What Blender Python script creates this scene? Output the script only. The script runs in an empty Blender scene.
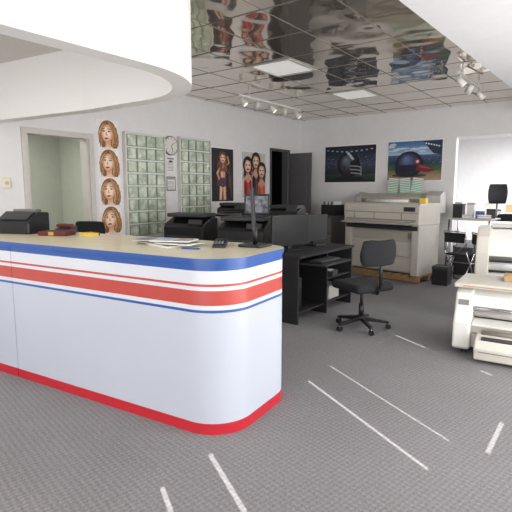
import bpy, bmesh, math, random
from mathutils import Vector, Matrix
random.seed(4)
sc=bpy.context.scene
try:
    sc.view_settings.view_transform='Standard'
except Exception: pass

# ------------------------------------------------------------ materials
def lin(c):
    return tuple((v/255/12.92) if v/255<=0.04045 else ((v/255+0.055)/1.055)**2.4 for v in c)+(1,)
MATS={}
def mat(name,rgb,rough=0.5,metal=0.0,var=0.06,scale=8.0,bump=0.0,bscale=60,emit=0.0):
    if name in MATS: return MATS[name]
    m=bpy.data.materials.new(name); m.use_nodes=True; nt=m.node_tree; b=nt.nodes["Principled BSDF"]
    b.inputs["Roughness"].default_value=rough; b.inputs["Metallic"].default_value=metal
    c=lin(rgb)
    tc=nt.nodes.new("ShaderNodeTexCoord")
    n=nt.nodes.new("ShaderNodeTexNoise"); n.inputs["Scale"].default_value=scale; n.inputs["Detail"].default_value=3
    nt.links.new(tc.outputs["Object"],n.inputs["Vector"])
    r=nt.nodes.new("ShaderNodeValToRGB"); r.color_ramp.elements[0].position=0.3; r.color_ramp.elements[1].position=0.7
    r.color_ramp.elements[0].color=tuple(v*(1-var) for v in c[:3])+(1,)
    r.color_ramp.elements[1].color=tuple(min(1,v*(1+var)) for v in c[:3])+(1,)
    nt.links.new(n.outputs["Fac"],r.inputs["Fac"]); nt.links.new(r.outputs["Color"],b.inputs["Base Color"])
    if bump>0:
        n2=nt.nodes.new("ShaderNodeTexNoise"); n2.inputs["Scale"].default_value=bscale
        nt.links.new(tc.outputs["Object"],n2.inputs["Vector"])
        bp=nt.nodes.new("ShaderNodeBump"); bp.inputs["Strength"].default_value=bump; bp.inputs["Distance"].default_value=0.01
        nt.links.new(n2.outputs["Fac"],bp.inputs["Height"]); nt.links.new(bp.outputs["Normal"],b.inputs["Normal"])
    if emit>0:
        b.inputs["Emission Color"].default_value=c; b.inputs["Emission Strength"].default_value=emit
    MATS[name]=m; return m

wallw=mat("wall_paint",(227,225,225),0.7,var=0.02,bump=0.05)
trimw=mat("trim_paint",(200,195,187),0.5,var=0.02)
greenish=mat("back_room_paint",(190,193,180),0.7,var=0.03)
black=mat("black_plastic",(24,24,26),0.4,var=0.1)
blackm=mat("black_matte",(28,27,29),0.7,var=0.12)
dgray=mat("dark_gray_plastic",(56,56,58),0.5)
doorg=mat("door_dark_gray_paint",(86,85,86),0.5,var=0.03)
mgray=mat("mid_gray_plastic",(120,119,117),0.5)
lgray=mat("light_gray_plastic",(184,181,175),0.45)
beige=mat("beige_plastic",(186,179,166),0.5,var=0.03)
beigel=mat("beige_light_plastic",(200,195,184),0.5,var=0.03)
beiged=mat("beige_dark_plastic",(140,133,122),0.5,var=0.04)
cream=mat("cream_laminate",(230,220,190),0.25,var=0.03)
white=mat("white_plastic",(218,216,209),0.4,var=0.02)
paper=mat("paper_white",(232,231,227),0.8,var=0.02)
chrome=mat("chrome_metal",(190,190,195),0.2,metal=1.0,var=0.02)
wood=mat("raw_pine_wood",(160,128,94),0.75,var=0.25,scale=14)
tan=mat("cardboard",(178,146,104),0.8,var=0.1)
counterw=mat("counter_laminate",(192,197,208),0.34,var=0.012,scale=3)
cwhite=mat("counter_stripe_white",(212,214,220),0.34,var=0.012,scale=3)
cblue=mat("stripe_blue",(50,88,158),0.35,var=0.02)
cred=mat("stripe_red",(188,76,68),0.35,var=0.02)
basered=mat("base_red",(192,38,50),0.4,var=0.04)
screen=mat("screen_black",(10,11,13),0.35,var=0.05)
fabric=mat("black_fabric",(26,26,29),0.9,var=0.2,scale=60,bump=0.3,bscale=300)
greenp=mat("green_paper",(96,170,136),0.8)
bluep=mat("blue_paper",(70,104,160),0.7)
redp=mat("red_paper",(170,52,50),0.7)
yellowp=mat("yellow_paper",(228,196,70),0.7)
maroon=mat("maroon_leather",(98,38,34),0.6)
glow=mat("light_diffuser",(232,231,226),0.6,emit=0.38)
lampglow=mat("lamp_glow",(255,244,220),0.5,emit=1.5)

def carpet_mat():
    m=bpy.data.materials.new("carpet_loop_pile"); m.use_nodes=True; nt=m.node_tree; b=nt.nodes["Principled BSDF"]
    b.inputs["Roughness"].default_value=0.95
    b.inputs["Specular IOR Level"].default_value=0.15
    tc=nt.nodes.new("ShaderNodeTexCoord")
    mp=nt.nodes.new("ShaderNodeMapping"); mp.inputs["Rotation"].default_value=(0,0,math.radians(12))
    nt.links.new(tc.outputs["Object"],mp.inputs["Vector"])
    def wave(d,s):
        w=nt.nodes.new("ShaderNodeTexWave"); w.bands_direction=d; w.inputs["Scale"].default_value=s; w.inputs["Distortion"].default_value=3.5; w.inputs["Detail Scale"].default_value=6
        w.inputs["Detail"].default_value=2
        nt.links.new(mp.outputs[0],w.inputs["Vector"]); return w
    w1=wave('X',10.5); w2=wave('Y',9)
    nz=nt.nodes.new("ShaderNodeTexNoise"); nz.inputs["Scale"].default_value=80; nz.inputs["Detail"].default_value=3
    big=nt.nodes.new("ShaderNodeTexNoise"); big.inputs["Scale"].default_value=1.0
    for n in (nz,big): nt.links.new(mp.outputs[0],n.inputs["Vector"])
    mu=nt.nodes.new("ShaderNodeMath"); mu.operation='ADD'; nt.links.new(w1.outputs["Fac"],mu.inputs[0]); nt.links.new(w2.outputs["Fac"],mu.inputs[1])
    sc_=nt.nodes.new("ShaderNodeMath"); sc_.operation='MULTIPLY'; sc_.inputs[1].default_value=0.15; nt.links.new(mu.outputs[0],sc_.inputs[0])
    ad=nt.nodes.new("ShaderNodeMath"); ad.operation='MULTIPLY_ADD'; ad.inputs[1].default_value=0.7
    nt.links.new(nz.outputs["Fac"],ad.inputs[0]); nt.links.new(sc_.outputs[0],ad.inputs[2])
    ad2=nt.nodes.new("ShaderNodeMath"); ad2.operation='MULTIPLY_ADD'; ad2.inputs[1].default_value=0.3
    nt.links.new(big.outputs["Fac"],ad2.inputs[0]); nt.links.new(ad.outputs[0],ad2.inputs[2])
    r=nt.nodes.new("ShaderNodeValToRGB"); r.color_ramp.elements[0].position=0.38; r.color_ramp.elements[1].position=0.98
    r.color_ramp.elements[0].color=lin((108,106,107)); r.color_ramp.elements[1].color=lin((150,147,148))
    nt.links.new(ad2.outputs[0],r.inputs["Fac"]); nt.links.new(r.outputs["Color"],b.inputs["Base Color"])
    bp=nt.nodes.new("ShaderNodeBump"); bp.inputs["Strength"].default_value=0.2; bp.inputs["Distance"].default_value=0.004
    nt.links.new(ad.outputs[0],bp.inputs["Height"]); nt.links.new(bp.outputs["Normal"],b.inputs["Normal"])
    return m
def mirror_mat():
    m=bpy.data.materials.new("mirror_ceiling_tile"); m.use_nodes=True; nt=m.node_tree; b=nt.nodes["Principled BSDF"]
    b.inputs["Metallic"].default_value=0.88; b.inputs["Roughness"].default_value=0.06
    b.inputs["Base Color"].default_value=lin((222,213,200))
    tc=nt.nodes.new("ShaderNodeTexCoord")
    n=nt.nodes.new("ShaderNodeTexNoise"); n.inputs["Scale"].default_value=2.1; n.inputs["Detail"].default_value=1
    nt.links.new(tc.outputs["Object"],n.inputs["Vector"])
    bp=nt.nodes.new("ShaderNodeBump"); bp.inputs["Strength"].default_value=0.55; bp.inputs["Distance"].default_value=0.04
    nt.links.new(n.outputs["Fac"],bp.inputs["Height"]); nt.links.new(bp.outputs["Normal"],b.inputs["Normal"])
    return m
def glassblock_mat():
    m=bpy.data.materials.new("glass_block"); m.use_nodes=True; nt=m.node_tree; b=nt.nodes["Principled BSDF"]
    b.inputs["Roughness"].default_value=0.08
    tc=nt.nodes.new("ShaderNodeTexCoord")
    n=nt.nodes.new("ShaderNodeTexNoise"); n.inputs["Scale"].default_value=7; n.inputs["Detail"].default_value=2; n.inputs["Distortion"].default_value=0.8
    nt.links.new(tc.outputs["Object"],n.inputs["Vector"])
    r=nt.nodes.new("ShaderNodeValToRGB"); r.color_ramp.elements[0].position=0.35; r.color_ramp.elements[1].position=0.68
    r.color_ramp.elements[0].color=lin((160,172,150)); r.color_ramp.elements[1].color=lin((226,232,216))
    nt.links.new(n.outputs["Fac"],r.inputs["Fac"]); nt.links.new(r.outputs["Color"],b.inputs["Base Color"])
    bp=nt.nodes.new("ShaderNodeBump"); bp.inputs["Strength"].default_value=0.5; bp.inputs["Distance"].default_value=0.03
    nt.links.new(n.outputs["Fac"],bp.inputs["Height"]); nt.links.new(bp.outputs["Normal"],b.inputs["Normal"])
    return m
carpet=carpet_mat(); mirror=mirror_mat(); gblock=glassblock_mat()

# ------------------------------------------------------------ mesh builder
class MB:
    def __init__(s): s.bm=bmesh.new(); s.mats=[]
    def mi(s,m):
        if m not in s.mats: s.mats.append(m)
        return s.mats.index(m)
    def box(s,c,size,m,rot=None):
        r=bmesh.ops.create_cube(s.bm,size=1.0); vs=r["verts"]
        M=Matrix.Translation(c)@(rot.to_4x4() if rot else Matrix.Identity(4))@Matrix.Diagonal((*size,1))
        bmesh.ops.transform(s.bm,matrix=M,verts=vs)
        i=s.mi(m)
        for f in {f for v in vs for f in v.link_faces}: f.material_index=i
        return s
    def cyl(s,p1,p2,r,m,r2=None,seg=16,smooth=True):
        p1=Vector(p1);p2=Vector(p2);d=p2-p1
        res=bmesh.ops.create_cone(s.bm,cap_ends=True,segments=seg,radius1=r,radius2=r if r2 is None else r2,depth=d.length)
        vs=res["verts"]; M=Matrix.Translation((p1+p2)/2)@d.to_track_quat('Z','Y').to_matrix().to_4x4()
        bmesh.ops.transform(s.bm,matrix=M,verts=vs); i=s.mi(m)
        for f in {f for v in vs for f in v.link_faces}:
            f.material_index=i; f.smooth=smooth and len(f.verts)==4
        return s
    def ball(s,c,r,m,sc3=(1,1,1)):
        res=bmesh.ops.create_uvsphere(s.bm,u_segments=16,v_segments=10,radius=r); vs=res["verts"]
        bmesh.ops.transform(s.bm,matrix=Matrix.Translation(c)@Matrix.Diagonal((*sc3,1)),verts=vs); i=s.mi(m)
        for f in {f for v in vs for f in v.link_faces}: f.material_index=i; f.smooth=True
        return s
    def prism(s,prof,axis,a,b,m):
        def P(p,t):
            return (t,p[0],p[1]) if axis=='x' else ((p[0],t,p[1]) if axis=='y' else (p[0],p[1],t))
        va=[s.bm.verts.new(P(p,a)) for p in prof]; vb=[s.bm.verts.new(P(p,b)) for p in prof]
        i=s.mi(m); n=len(prof)
        fs=[s.bm.faces.new(va),s.bm.faces.new(vb[::-1])]
        for k in range(n): fs.append(s.bm.faces.new((va[k],vb[k],vb[(k+1)%n],va[(k+1)%n])))
        for f in fs: f.material_index=i
        bmesh.ops.recalc_face_normals(s.bm,faces=fs)
        return s
    def tube(s,pts,r,m,seg=10):
        for a,b in zip(pts[:-1],pts[1:]): s.cyl(a,b,r,m,seg=seg)
        for p in pts[1:-1]: s.ball(p,r,m)
        return s
    def poly(s,pts,m):
        f=s.bm.faces.new([s.bm.verts.new(p) for p in pts]); f.material_index=s.mi(m); return s
    def obj(s,name,parent=None,loc=(0,0,0),rot=0,bevel=0.0,seg=2,subsurf=0,label=None,cat=None,kind=None,group=None):
        me=bpy.data.meshes.new(name); s.bm.to_mesh(me); s.bm.free()
        for m in s.mats: me.materials.append(m)
        o=bpy.data.objects.new(name,me); sc.collection.objects.link(o)
        o.location=loc; o.rotation_euler=(0,0,rot)
        if parent: o.parent=parent
        if bevel>0:
            bv=o.modifiers.new("bevel","BEVEL"); bv.width=bevel; bv.segments=seg; bv.limit_method='ANGLE'; bv.angle_limit=math.radians(40)
        if subsurf:
            ss=o.modifiers.new("sub","SUBSURF"); ss.levels=subsurf; ss.render_levels=subsurf
        if label: o["label"]=label
        if cat: o["category"]=cat
        if kind: o["kind"]=kind
        if group: o["group"]=group
        return o
def thing(name,label,cat,loc=(0,0,0),rot=0,group=None):
    o=bpy.data.objects.new(name,None); sc.collection.objects.link(o); o.empty_display_size=0.1
    o.location=loc; o.rotation_euler=(0,0,rot); o["label"]=label; o["category"]=cat
    if group: o["group"]=group
    return o

# ------------------------------------------------------------ room shell
XA=-5.68; YB=9.34; HC=3.0; XE=2.0; YS=-3.0
MB().box((-1.5,6.5,-0.05),(13,21,0.1),carpet).obj("floor",kind="structure")
w=MB(); T=0.15
def segA(y0,y1,z0,z1): w.box((XA-T/2,(y0+y1)/2,(z0+z1)/2),(T,y1-y0,z1-z0),wallw)
segA(YS,3.08,0,HC); segA(3.08,3.92,2.17,HC); segA(3.92,8.18,0,HC); segA(8.18,8.84,2.31,HC); segA(8.84,YB,0,HC)
w.obj("wall_west",kind="structure")
w=MB()
w.box(((XA-2.38)/2,YB+T/2,HC/2),(-2.38-XA,T,HC),wallw); w.box((-0.19,YB+T/2,(2.457+HC)/2),(4.38,T,HC-2.457),wallw)
w.obj("wall_north",kind="structure")
MB().box((-1.84,YS-0.075,HC/2),(7.68,0.15,HC),wallw).obj("wall_south",kind="structure")
w=MB(); w.box((-8.0,3.4,1.4),(0.1,3.2,2.8),greenish); w.box((-6.9,1.85,1.4),(2.1,0.1,2.8),greenish); w.box((-6.9,4.95,1.4),(2.1,0.1,2.8),greenish)
w.obj("wall_side_room",kind="structure")
MB().box((-6.92,3.4,2.75),(2.16,3.2,0.08),greenish).obj("ceiling_side_room",kind="structure")
darkroom=mat("dark_room_shade",(30,30,32),0.8)  # near-black colour stands in for the darkness behind the doorway
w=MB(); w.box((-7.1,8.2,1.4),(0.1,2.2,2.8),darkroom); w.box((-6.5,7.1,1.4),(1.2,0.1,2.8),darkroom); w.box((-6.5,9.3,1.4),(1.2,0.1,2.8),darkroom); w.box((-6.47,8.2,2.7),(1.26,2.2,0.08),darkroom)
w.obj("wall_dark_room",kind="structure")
w=MB(); w.box((-1.5,15.5,1.5),(7.2,0.1,3.0),wallw); w.box((-4.6,12.5,1.5),(0.1,6.0,3.0),wallw)
w.obj("wall_back_room",kind="structure")
MB().box((-1.5,12.5,3.02),(7.2,6.1,0.08),wallw).obj("ceiling_back_room",kind="structure")
def frameA(name,y0,y1,zt,m,t=0.07):
    f=MB()
    f.box((XA+0.012,y0-t/2,zt/2),(0.03,t,zt),m); f.box((XA+0.012,y1+t/2,zt/2),(0.03,t,zt),m); f.box((XA+0.012,(y0+y1)/2,zt+t/2),(0.03,y1-y0+2*t,t),m)
    f.box((XA-T/2,y0+0.01,zt/2),(T,0.02,zt),m); f.box((XA-T/2,y1-0.01,zt/2),(T,0.02,zt),m)
    f.obj(name,kind="structure",bevel=0.004)
frameA("trim_1",3.08,3.92,2.17,trimw)
frameA("trim_2",8.18,8.84,2.31,doorg,0.035)
d=MB(); d.box((0.27,0,1.14),(0.52,0.04,2.26),doorg); d.cyl((0.47,-0.02,1.0),(0.47,-0.06,1.0),0.025,chrome)
d.obj("door_1",loc=(XA+0.03,8.86,0),kind="structure",bevel=0.004)
MB().box((XA+0.01,6.05,0.05),(0.02,4.2,0.1),trimw).obj("baseboard_west",kind="structure")
MB().box((-4.03,YB-0.01,0.05),(3.25,0.02,0.1),trimw).obj("baseboard_north",kind="structure")
# east wall: narrow gaps between the closed blinds, plus one added slit, let the sun in
A_=0.861; B_=0.509; TE=0.6
streaks=[((-1.27,1.64),(-1.74,1.90),0.034),((-0.69,2.50),(-1.83,3.17),0.026),((-0.68,2.88),(-1.84,3.56),0.016),((-1.34,4.53),(-1.71,4.77),0.024),((-1.55,1.43),(-1.73,1.53),0.03),((-0.68,4.17),(-0.78,4.21),0.024)]
holes=[]
for p,q,wd in streaks:
    d0=(XE-p[0])/A_; d1=(XE-q[0])/A_
    y=((p[1]-B_*d0)+(q[1]-B_*d1))/2
    holes.append((y-wd/2,y+wd/2,TE*d0,TE*d1))
d0=(XE+0.465)/A_; holes.append((2.87-B_*d0,3.32-B_*d0,TE*d0-0.010,TE*d0+0.010))  # level slit added to throw the one streak that crosses the others
ys=sorted({YS-0.2,15.6}|{h[0] for h in holes}|{h[1] for h in holes}); zs=sorted({0,3.1}|{h[2] for h in holes}|{h[3] for h in holes})
w=MB()
for a,b in zip(ys[:-1],ys[1:]):
    for c,e in zip(zs[:-1],zs[1:]):
        my=(a+b)/2; mz=(c+e)/2
        if any(h[0]<my<h[1] and h[2]<mz<h[3] for h in holes): continue
        w.poly([(XE,a,c),(XE,b,c),(XE,b,e),(XE,a,e)],wallw)
w.obj("wall_east",kind="structure")
# mirror ceiling tiles
PX=0.61; PY=0.69; X0=-3.42-PX/2; Y0=5.19-PY/2
tiles=MB(); bars=MB(); barm=mat("ceiling_grid_bar",(124,118,110),0.6,metal=0.0)
xs=[X0+i*PX for i in range(-4,5)]; yy=[Y0+j*PY for j in range(-12,8)]
panels=[(0,0),(0,3)]
for i in range(-4,5):
    for j in range(-12,7):
        x=X0+i*PX; y=Y0+j*PY
        if (i,j) in panels: continue
        t=[random.uniform(-0.002,0.002) for _ in range(4)]
        x1=max(x,XA); x2=min(x+PX,-1.0); y2=min(y+PY,YB)
        if x1>=x2 or y>=YB: continue
        tiles.poly([(x1,y,HC+t[0]),(x1,y2,HC+t[1]),(x2,y2,HC+t[2]),(x2,y,HC+t[3])],mirror)
tiles.obj("ceiling",kind="structure")
for x in xs:
    if XA<x<-1.0: bars.box((x,3.2,HC-0.002),(0.004,12.3,0.004),barm)
for y in yy:
    if y<YB: bars.box(((XA-1.0)/2,y,HC-0.0022),(-1.0-XA,0.004,0.004),barm)
bars.obj("trim_3",kind="structure")
MB().box((-2,6.3,3.2),(8.2,19,0.08),wallw).obj("ceiling_slab",kind="structure")
w=MB(); w.prism([(-1.49,YS),(XE,YS),(XE,YB),(-1.03,YB)],'z',2.75,3.15,wallw); w.obj("ceiling_lowered",kind="structure")
for k,(i,j) in enumerate(panels):
    x=X0+(i+.5)*PX; y=Y0+(j+.5)*PY
    L=thing("ceiling_light_panel","square recessed fluorescent panel with white diffuser in mirrored ceiling","ceiling light",(x,y,HC),group="recessed ceiling light panels")
    f=MB()
    for sx in(-1,1): f.box((sx*(PX/2-0.02),0,0),(0.03,PY-0.02,0.03),lgray)
    for sy in(-1,1): f.box((0,sy*(PY/2-0.02),0),(PX-0.07,0.03,0.03),lgray)
    f.obj("frame",L); MB().box((0,0,0.005),(PX-0.07,PY-0.07,0.012),glow).obj("diffuser",L)

def band_path(off):
    xo=-2.25-off; yo=2.87-off; r=0.88-off
    pts=[(xo,YS),(xo,1.0),(xo,yo-r)]
    for k in range(1,41):
        a=k/40*math.pi/2
        pts.append((xo-r+r*math.cos(a),yo-r+r*math.sin(a)))
    pts+=[(-4.0,yo-0.0),(XA,yo-0.2)]
    return pts
def brick_white():
    m=bpy.data.materials.new("painted_plaster_white"); m.use_nodes=True; nt=m.node_tree; b=nt.nodes["Principled BSDF"]
    b.inputs["Roughness"].default_value=0.6; b.inputs["Base Color"].default_value=lin((242,240,238))
    tc=nt.nodes.new("ShaderNodeTexCoord"); n=nt.nodes.new("ShaderNodeTexNoise"); n.inputs["Scale"].default_value=25
    nt.links.new(tc.outputs["Object"],n.inputs["Vector"])
    bp=nt.nodes.new("ShaderNodeBump"); bp.inputs["Strength"].default_value=0.06; nt.links.new(n.outputs["Fac"],bp.inputs["Height"]); nt.links.new(bp.outputs["Normal"],b.inputs["Normal"])
    return m
sof=brick_white()
w=MB(); o=band_path(0); i_=band_path(0.14); n=len(o); ZB=2.23
bm=w.bm; mi=w.mi(sof)
rows=[[bm.verts.new((p[0],p[1],z)) for p in path] for path,z in((o,3.1),(o,ZB),(i_,ZB),(i_,3.1))]
for a,b in zip(rows[:-1],rows[1:]):
    for k in range(n-1):
        f=bm.faces.new((a[k],a[k+1],b[k+1],b[k])); f.material_index=mi
bmesh.ops.recalc_face_normals(bm,faces=bm.faces)
w.obj("trim_4",kind="structure")
w=MB(); ins=band_path(0.07); w.prism([(XA,YS)]+ins,'z',2.79,2.84,mat("inner_ceiling_tile",(205,202,196),0.8,var=0.05,scale=40)); w.obj("ceiling_inner",kind="structure")

# ------------------------------------------------------------ glass block windows
def glasspanel(name,y0,y1,z0,z1,nx,nz):
    g=MB(); W=y1-y0; H=z1-z0; bw=W/nx; bh=H/nz
    joint=mat("block_joint",(232,233,226),0.7); rim=mat("block_rim",(140,154,134),0.3)
    g.box((0,0,0),(W,0.03,H),joint)
    for i in range(nx):
        for j in range(nz):
            cx=-W/2+(i+.5)*bw; cz=-H/2+(j+.5)*bh
            g.box((cx,-0.018,cz),(bw-0.020,0.03,bh-0.020),rim)
            g.box((cx,-0.024,cz),(bw-0.044,0.03,bh-0.044),gblock)
    for s in(-1,1): g.box((s*(W/2+0.012),-0.01,0),(0.024,0.06,H+0.048),white); g.box((0,-0.01,s*(H/2+0.012)),(W,0.06,0.024),white)
    g.obj(name,loc=(XA+0.03,(y0+y1)/2,(z0+z1)/2),rot=math.pi/2,kind="structure")
glasspanel("window_1",4.50,5.22,0.82,2.30,4,8)
glasspanel("window_2",5.57,6.27,0.68,2.32,4,9)

# ------------------------------------------------------------ flat art
def C(n,rgb): return mat("ink_"+n,rgb,0.45,var=0.08,scale=20)
def CR(rgb):
    rgb=tuple(int(round(v/6)*6) for v in rgb); return C("%d_%d_%d"%rgb,rgb)
def mix(a,b,t): return tuple(a[i]*(1-t)+b[i]*t for i in range(3))
def ge(cx,cy,rx,ry,c1,c2,n,dx=0,dy=0,ang=0,shrink=0.25):
    out=[]
    for k in range(n):
        t=k/(n-1); s_=1-(1-shrink)*t
        out.append(('e',cx+dx*t,cy+dy*t,rx*s_,ry*s_,CR(mix(c1,c2,t)),ang))
    return out
def strand(x0,y0,x1,y1,amp,ph,wd,rgb,n=10,freq=2.0,bow=0.0):
    L=[];Rr=[]
    for k in range(n+1):
        t=k/n; x=x0+(x1-x0)*t+amp*math.sin(ph+t*freq*2*math.pi)*t+bow*math.sin(math.pi*min(1,t*1.1)); y=y0+(y1-y0)*t
        ww=wd*(0.5+math.sin(math.pi*min(1,t*0.9+0.1)))*0.7
        L.append((x-ww,y)); Rr.append((x+ww,y))
    return ('q',L+Rr[::-1],CR(rgb))
def art(name,W,H,bg,shapes,loc,rot,label,cat="poster",group=None,thick=0.008):
    a=MB(); a.box((0,0,0),(W,thick,H),bg)
    y=-thick/2-0.0005
    for k,s in enumerate(shapes):
        yy_=y-0.00010*k
        if s[0]=='e':
            _,cx,cy,rx,ry,m=s[:6]; ang=s[6] if len(s)>6 else 0
            pts=[]
            for t in range(24):
                q=t/24*2*math.pi; ex=rx*W*math.cos(q); ey=ry*H*math.sin(q)
                pts.append(((cx-.5)*W+ex*math.cos(ang)-ey*math.sin(ang),yy_,(cy-.5)*H+ex*math.sin(ang)+ey*math.cos(ang)))
            a.poly(pts,m)
        elif s[0]=='p': a.poly([((px-.5)*W,yy_,(py-.5)*H) for px,py in s[1]],s[2])
        elif s[0]=='r':
            _,x0,y0,x1,y1,m=s; a.poly([((px-.5)*W,yy_,(py-.5)*H) for px,py in((x0,y0),(x1,y0),(x1,y1),(x0,y1))],m)
        elif s[0]=='q':
            n_=len(s[1])//2
            for t in range(n_-1):
                q=[s[1][t],s[1][t+1],s[1][-2-t],s[1][-1-t]]
                a.poly([((px-.5)*W,yy_,(py-.5)*H) for px,py in q],s[2])
    return a.obj(name,loc=loc,rot=rot,label=label,cat=cat,group=group)
R90=math.pi/2
pw=C("paper",(236,234,230)); navy=C("navy",(30,40,66)); blk=C("black",(20,20,24)); wht=C("white",(236,236,236)); gry=C("gray",(130,134,142)); gold=C("gold",(196,160,92))
rr=random.Random(11)
D0=(92,54,34); L0=(226,174,118)
def PS(px,py): return (.46+(px-.45)*1.22,.52+(py-.55)*1.18)
base=[('e',.50,.68,.36,.30,CR((126,80,48)),0.15),('p',[(.14,.74),(.06,.5),(.10,.2),(.24,.02),(.88,.01),(.99,.16),(.99,.50),(.90,.76)],CR((132,84,52)))]
portrait=list(base)
for k in range(36):
    t=rr.random(); c=mix(D0,L0,rr.random())
    portrait.append(strand(.54+.18*t,.95-.1*t,.68+.28*t,.02+.16*rr.random(),.035,rr.uniform(0,6),.018,c,12,1.5,bow=.12))
for k in range(24):
    t=rr.random(); c=mix(D0,L0,rr.random())
    portrait.append(strand(.32-.12*t,.90-.1*t,.08+.16*t,.03+.2*rr.random(),.03,rr.uniform(0,6),.017,c,12,1.5,bow=-.06))
portrait+=[('p',[(.36,.02),(.60,.02),(.62,.38),(.38,.36)],CR((222,172,140))),('p',[(.26,.01),(.44,.11),(.60,.10),(.72,.01)],CR((232,192,162)))]
portrait+=ge(.46,.52,.262,.325,(206,150,116),(250,222,198),8,-.02,-.005,-.12,.55)
portrait+=[('p',[PS(.25,.680),PS(.36,.705),PS(.36,.685),PS(.25,.660)],CR((84,50,36))),('p',[PS(.46,.700),PS(.60,.680),PS(.60,.660),PS(.46,.680)],CR((84,50,36))),
 ('e',*PS(.315,.615),.060,.030,CR((52,34,30))),('e',*PS(.53,.615),.064,.030,CR((52,34,30))),('e',*PS(.300,.618),.018,.013,wht),('e',*PS(.55,.618),.018,.013,wht),
 ('p',[PS(.41,.60),PS(.375,.50),PS(.41,.478),PS(.47,.495),PS(.44,.52)],CR((214,160,130))),('e',*PS(.415,.400),.092,.036,CR((186,74,74))),('e',*PS(.415,.403),.075,.008,CR((110,36,42)))]
for k in range(14):
    c=mix(D0,L0,rr.random()); portrait.append(strand(.48+.01*k,.93-.012*k,.74+.014*k,.10+.2*rr.random(),.025,rr.uniform(0,6),.016,c,12,1.3,bow=.10))
for k in range(8):
    c=mix(D0,L0,rr.random()); portrait.append(strand(.42-.015*k,.92-.012*k,.17-.015*k,.12+.3*rr.random(),.02,rr.uniform(0,6),.014,c,12,1.3,bow=-.10))
for k in range(4):
    art("portrait_print",0.36,0.385,pw,portrait,(XA+0.003,4.235,2.262-k*0.392),R90,"unframed print of a woman with long wavy auburn hair",group="column of portrait prints on wall")
def face(cx,cy,s,dk,lt,asp=1.0,hair=(34,24,24)):
    o=[('e',cx,cy+.01*s,.16*s,.15*s*asp,CR(hair))]
    o+=ge(cx,cy-.01*s,.105*s,.12*s*asp,dk,lt,6,0,.005,0,.5)
    o+=[('e',cx-.042*s,cy+.008*s,.026*s,.013*s*asp,CR((36,24,24))),('e',cx+.042*s,cy+.008*s,.026*s,.013*s*asp,CR((36,24,24))),('e',cx,cy-.065*s*asp,.038*s,.016*s*asp,CR((164,50,54))),('p',[(cx-.005*s,cy),(cx+.018*s,cy-.035*s*asp),(cx-.018*s,cy-.035*s*asp)],CR(mix(dk,lt,.2)))]
    o+=[('p',[(cx-.11*s,cy+.08*s),(cx-.03*s,cy+.095*s*asp),(cx+.11*s,cy+.07*s*asp),(cx+.06*s,cy+.14*s*asp),(cx-.06*s,cy+.14*s*asp)],CR(hair))]
    return o
fash=[('r',.03,.02,.97,.98,CR((34,30,34)))]
for k in range(34):
    x=rr.uniform(.04,.9); y0=rr.uniform(.03,.6); fash.append(('p',[(x,y0),(x+.06,y0),(x+rr.uniform(0,.05),y0+rr.uniform(.1,.36)),(x-.01,y0+rr.uniform(.1,.3))],CR(mix((22,22,30),(120,84,74),rr.random()))))
sk=(206,156,126); skl=(238,200,172)
fash+=[('p',[(.37,.34),(.34,.04),(.45,.04),(.49,.28),(.53,.04),(.64,.04),(.62,.34)],CR(sk)),('p',[(.39,.30),(.38,.06),(.42,.06),(.46,.28)],CR(skl)),('p',[(.54,.28),(.56,.06),(.60,.06),(.58,.28)],CR(skl)),
 ('p',[(.34,.40),(.35,.31),(.50,.27),(.64,.31),(.65,.40),(.60,.46),(.39,.46)],CR((92,60,76))),('p',[(.38,.62),(.41,.45),(.59,.45),(.62,.62),(.56,.69),(.44,.69)],CR(sk)),('p',[(.42,.60),(.44,.47),(.50,.47),(.50,.60)],CR(skl)),('e',.43,.60,.075,.040,CR((150,60,66))),('e',.57,.60,.075,.040,CR((150,60,66))),
 ('p',[(.38,.66),(.22,.54),(.33,.40),(.37,.43),(.31,.53),(.42,.61)],CR(sk)),('p',[(.62,.66),(.80,.72),(.72,.86),(.68,.84),(.73,.73),(.58,.61)],CR(sk)),('p',[(.46,.68),(.54,.68),(.54,.76),(.46,.76)],CR((196,144,112)))]
for k in range(14):
    fash.append(strand(.40+.015*k,.88,.26+.036*k,.52+.1*rr.random(),.03,k,.018,mix((70,40,28),(168,112,72),rr.random()),8,1.2))
fash+=face(.5,.81,1.1,(196,144,116),(244,210,186),.66,(108,66,42))
art("fashion_poster",0.64,0.97,pw,fash,(XA+0.0045,6.66,1.765),R90,"tall dark poster of a standing woman in a red outfit")
trio=[('r',.02,.02,.98,.98,CR((206,198,196)))]
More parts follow.
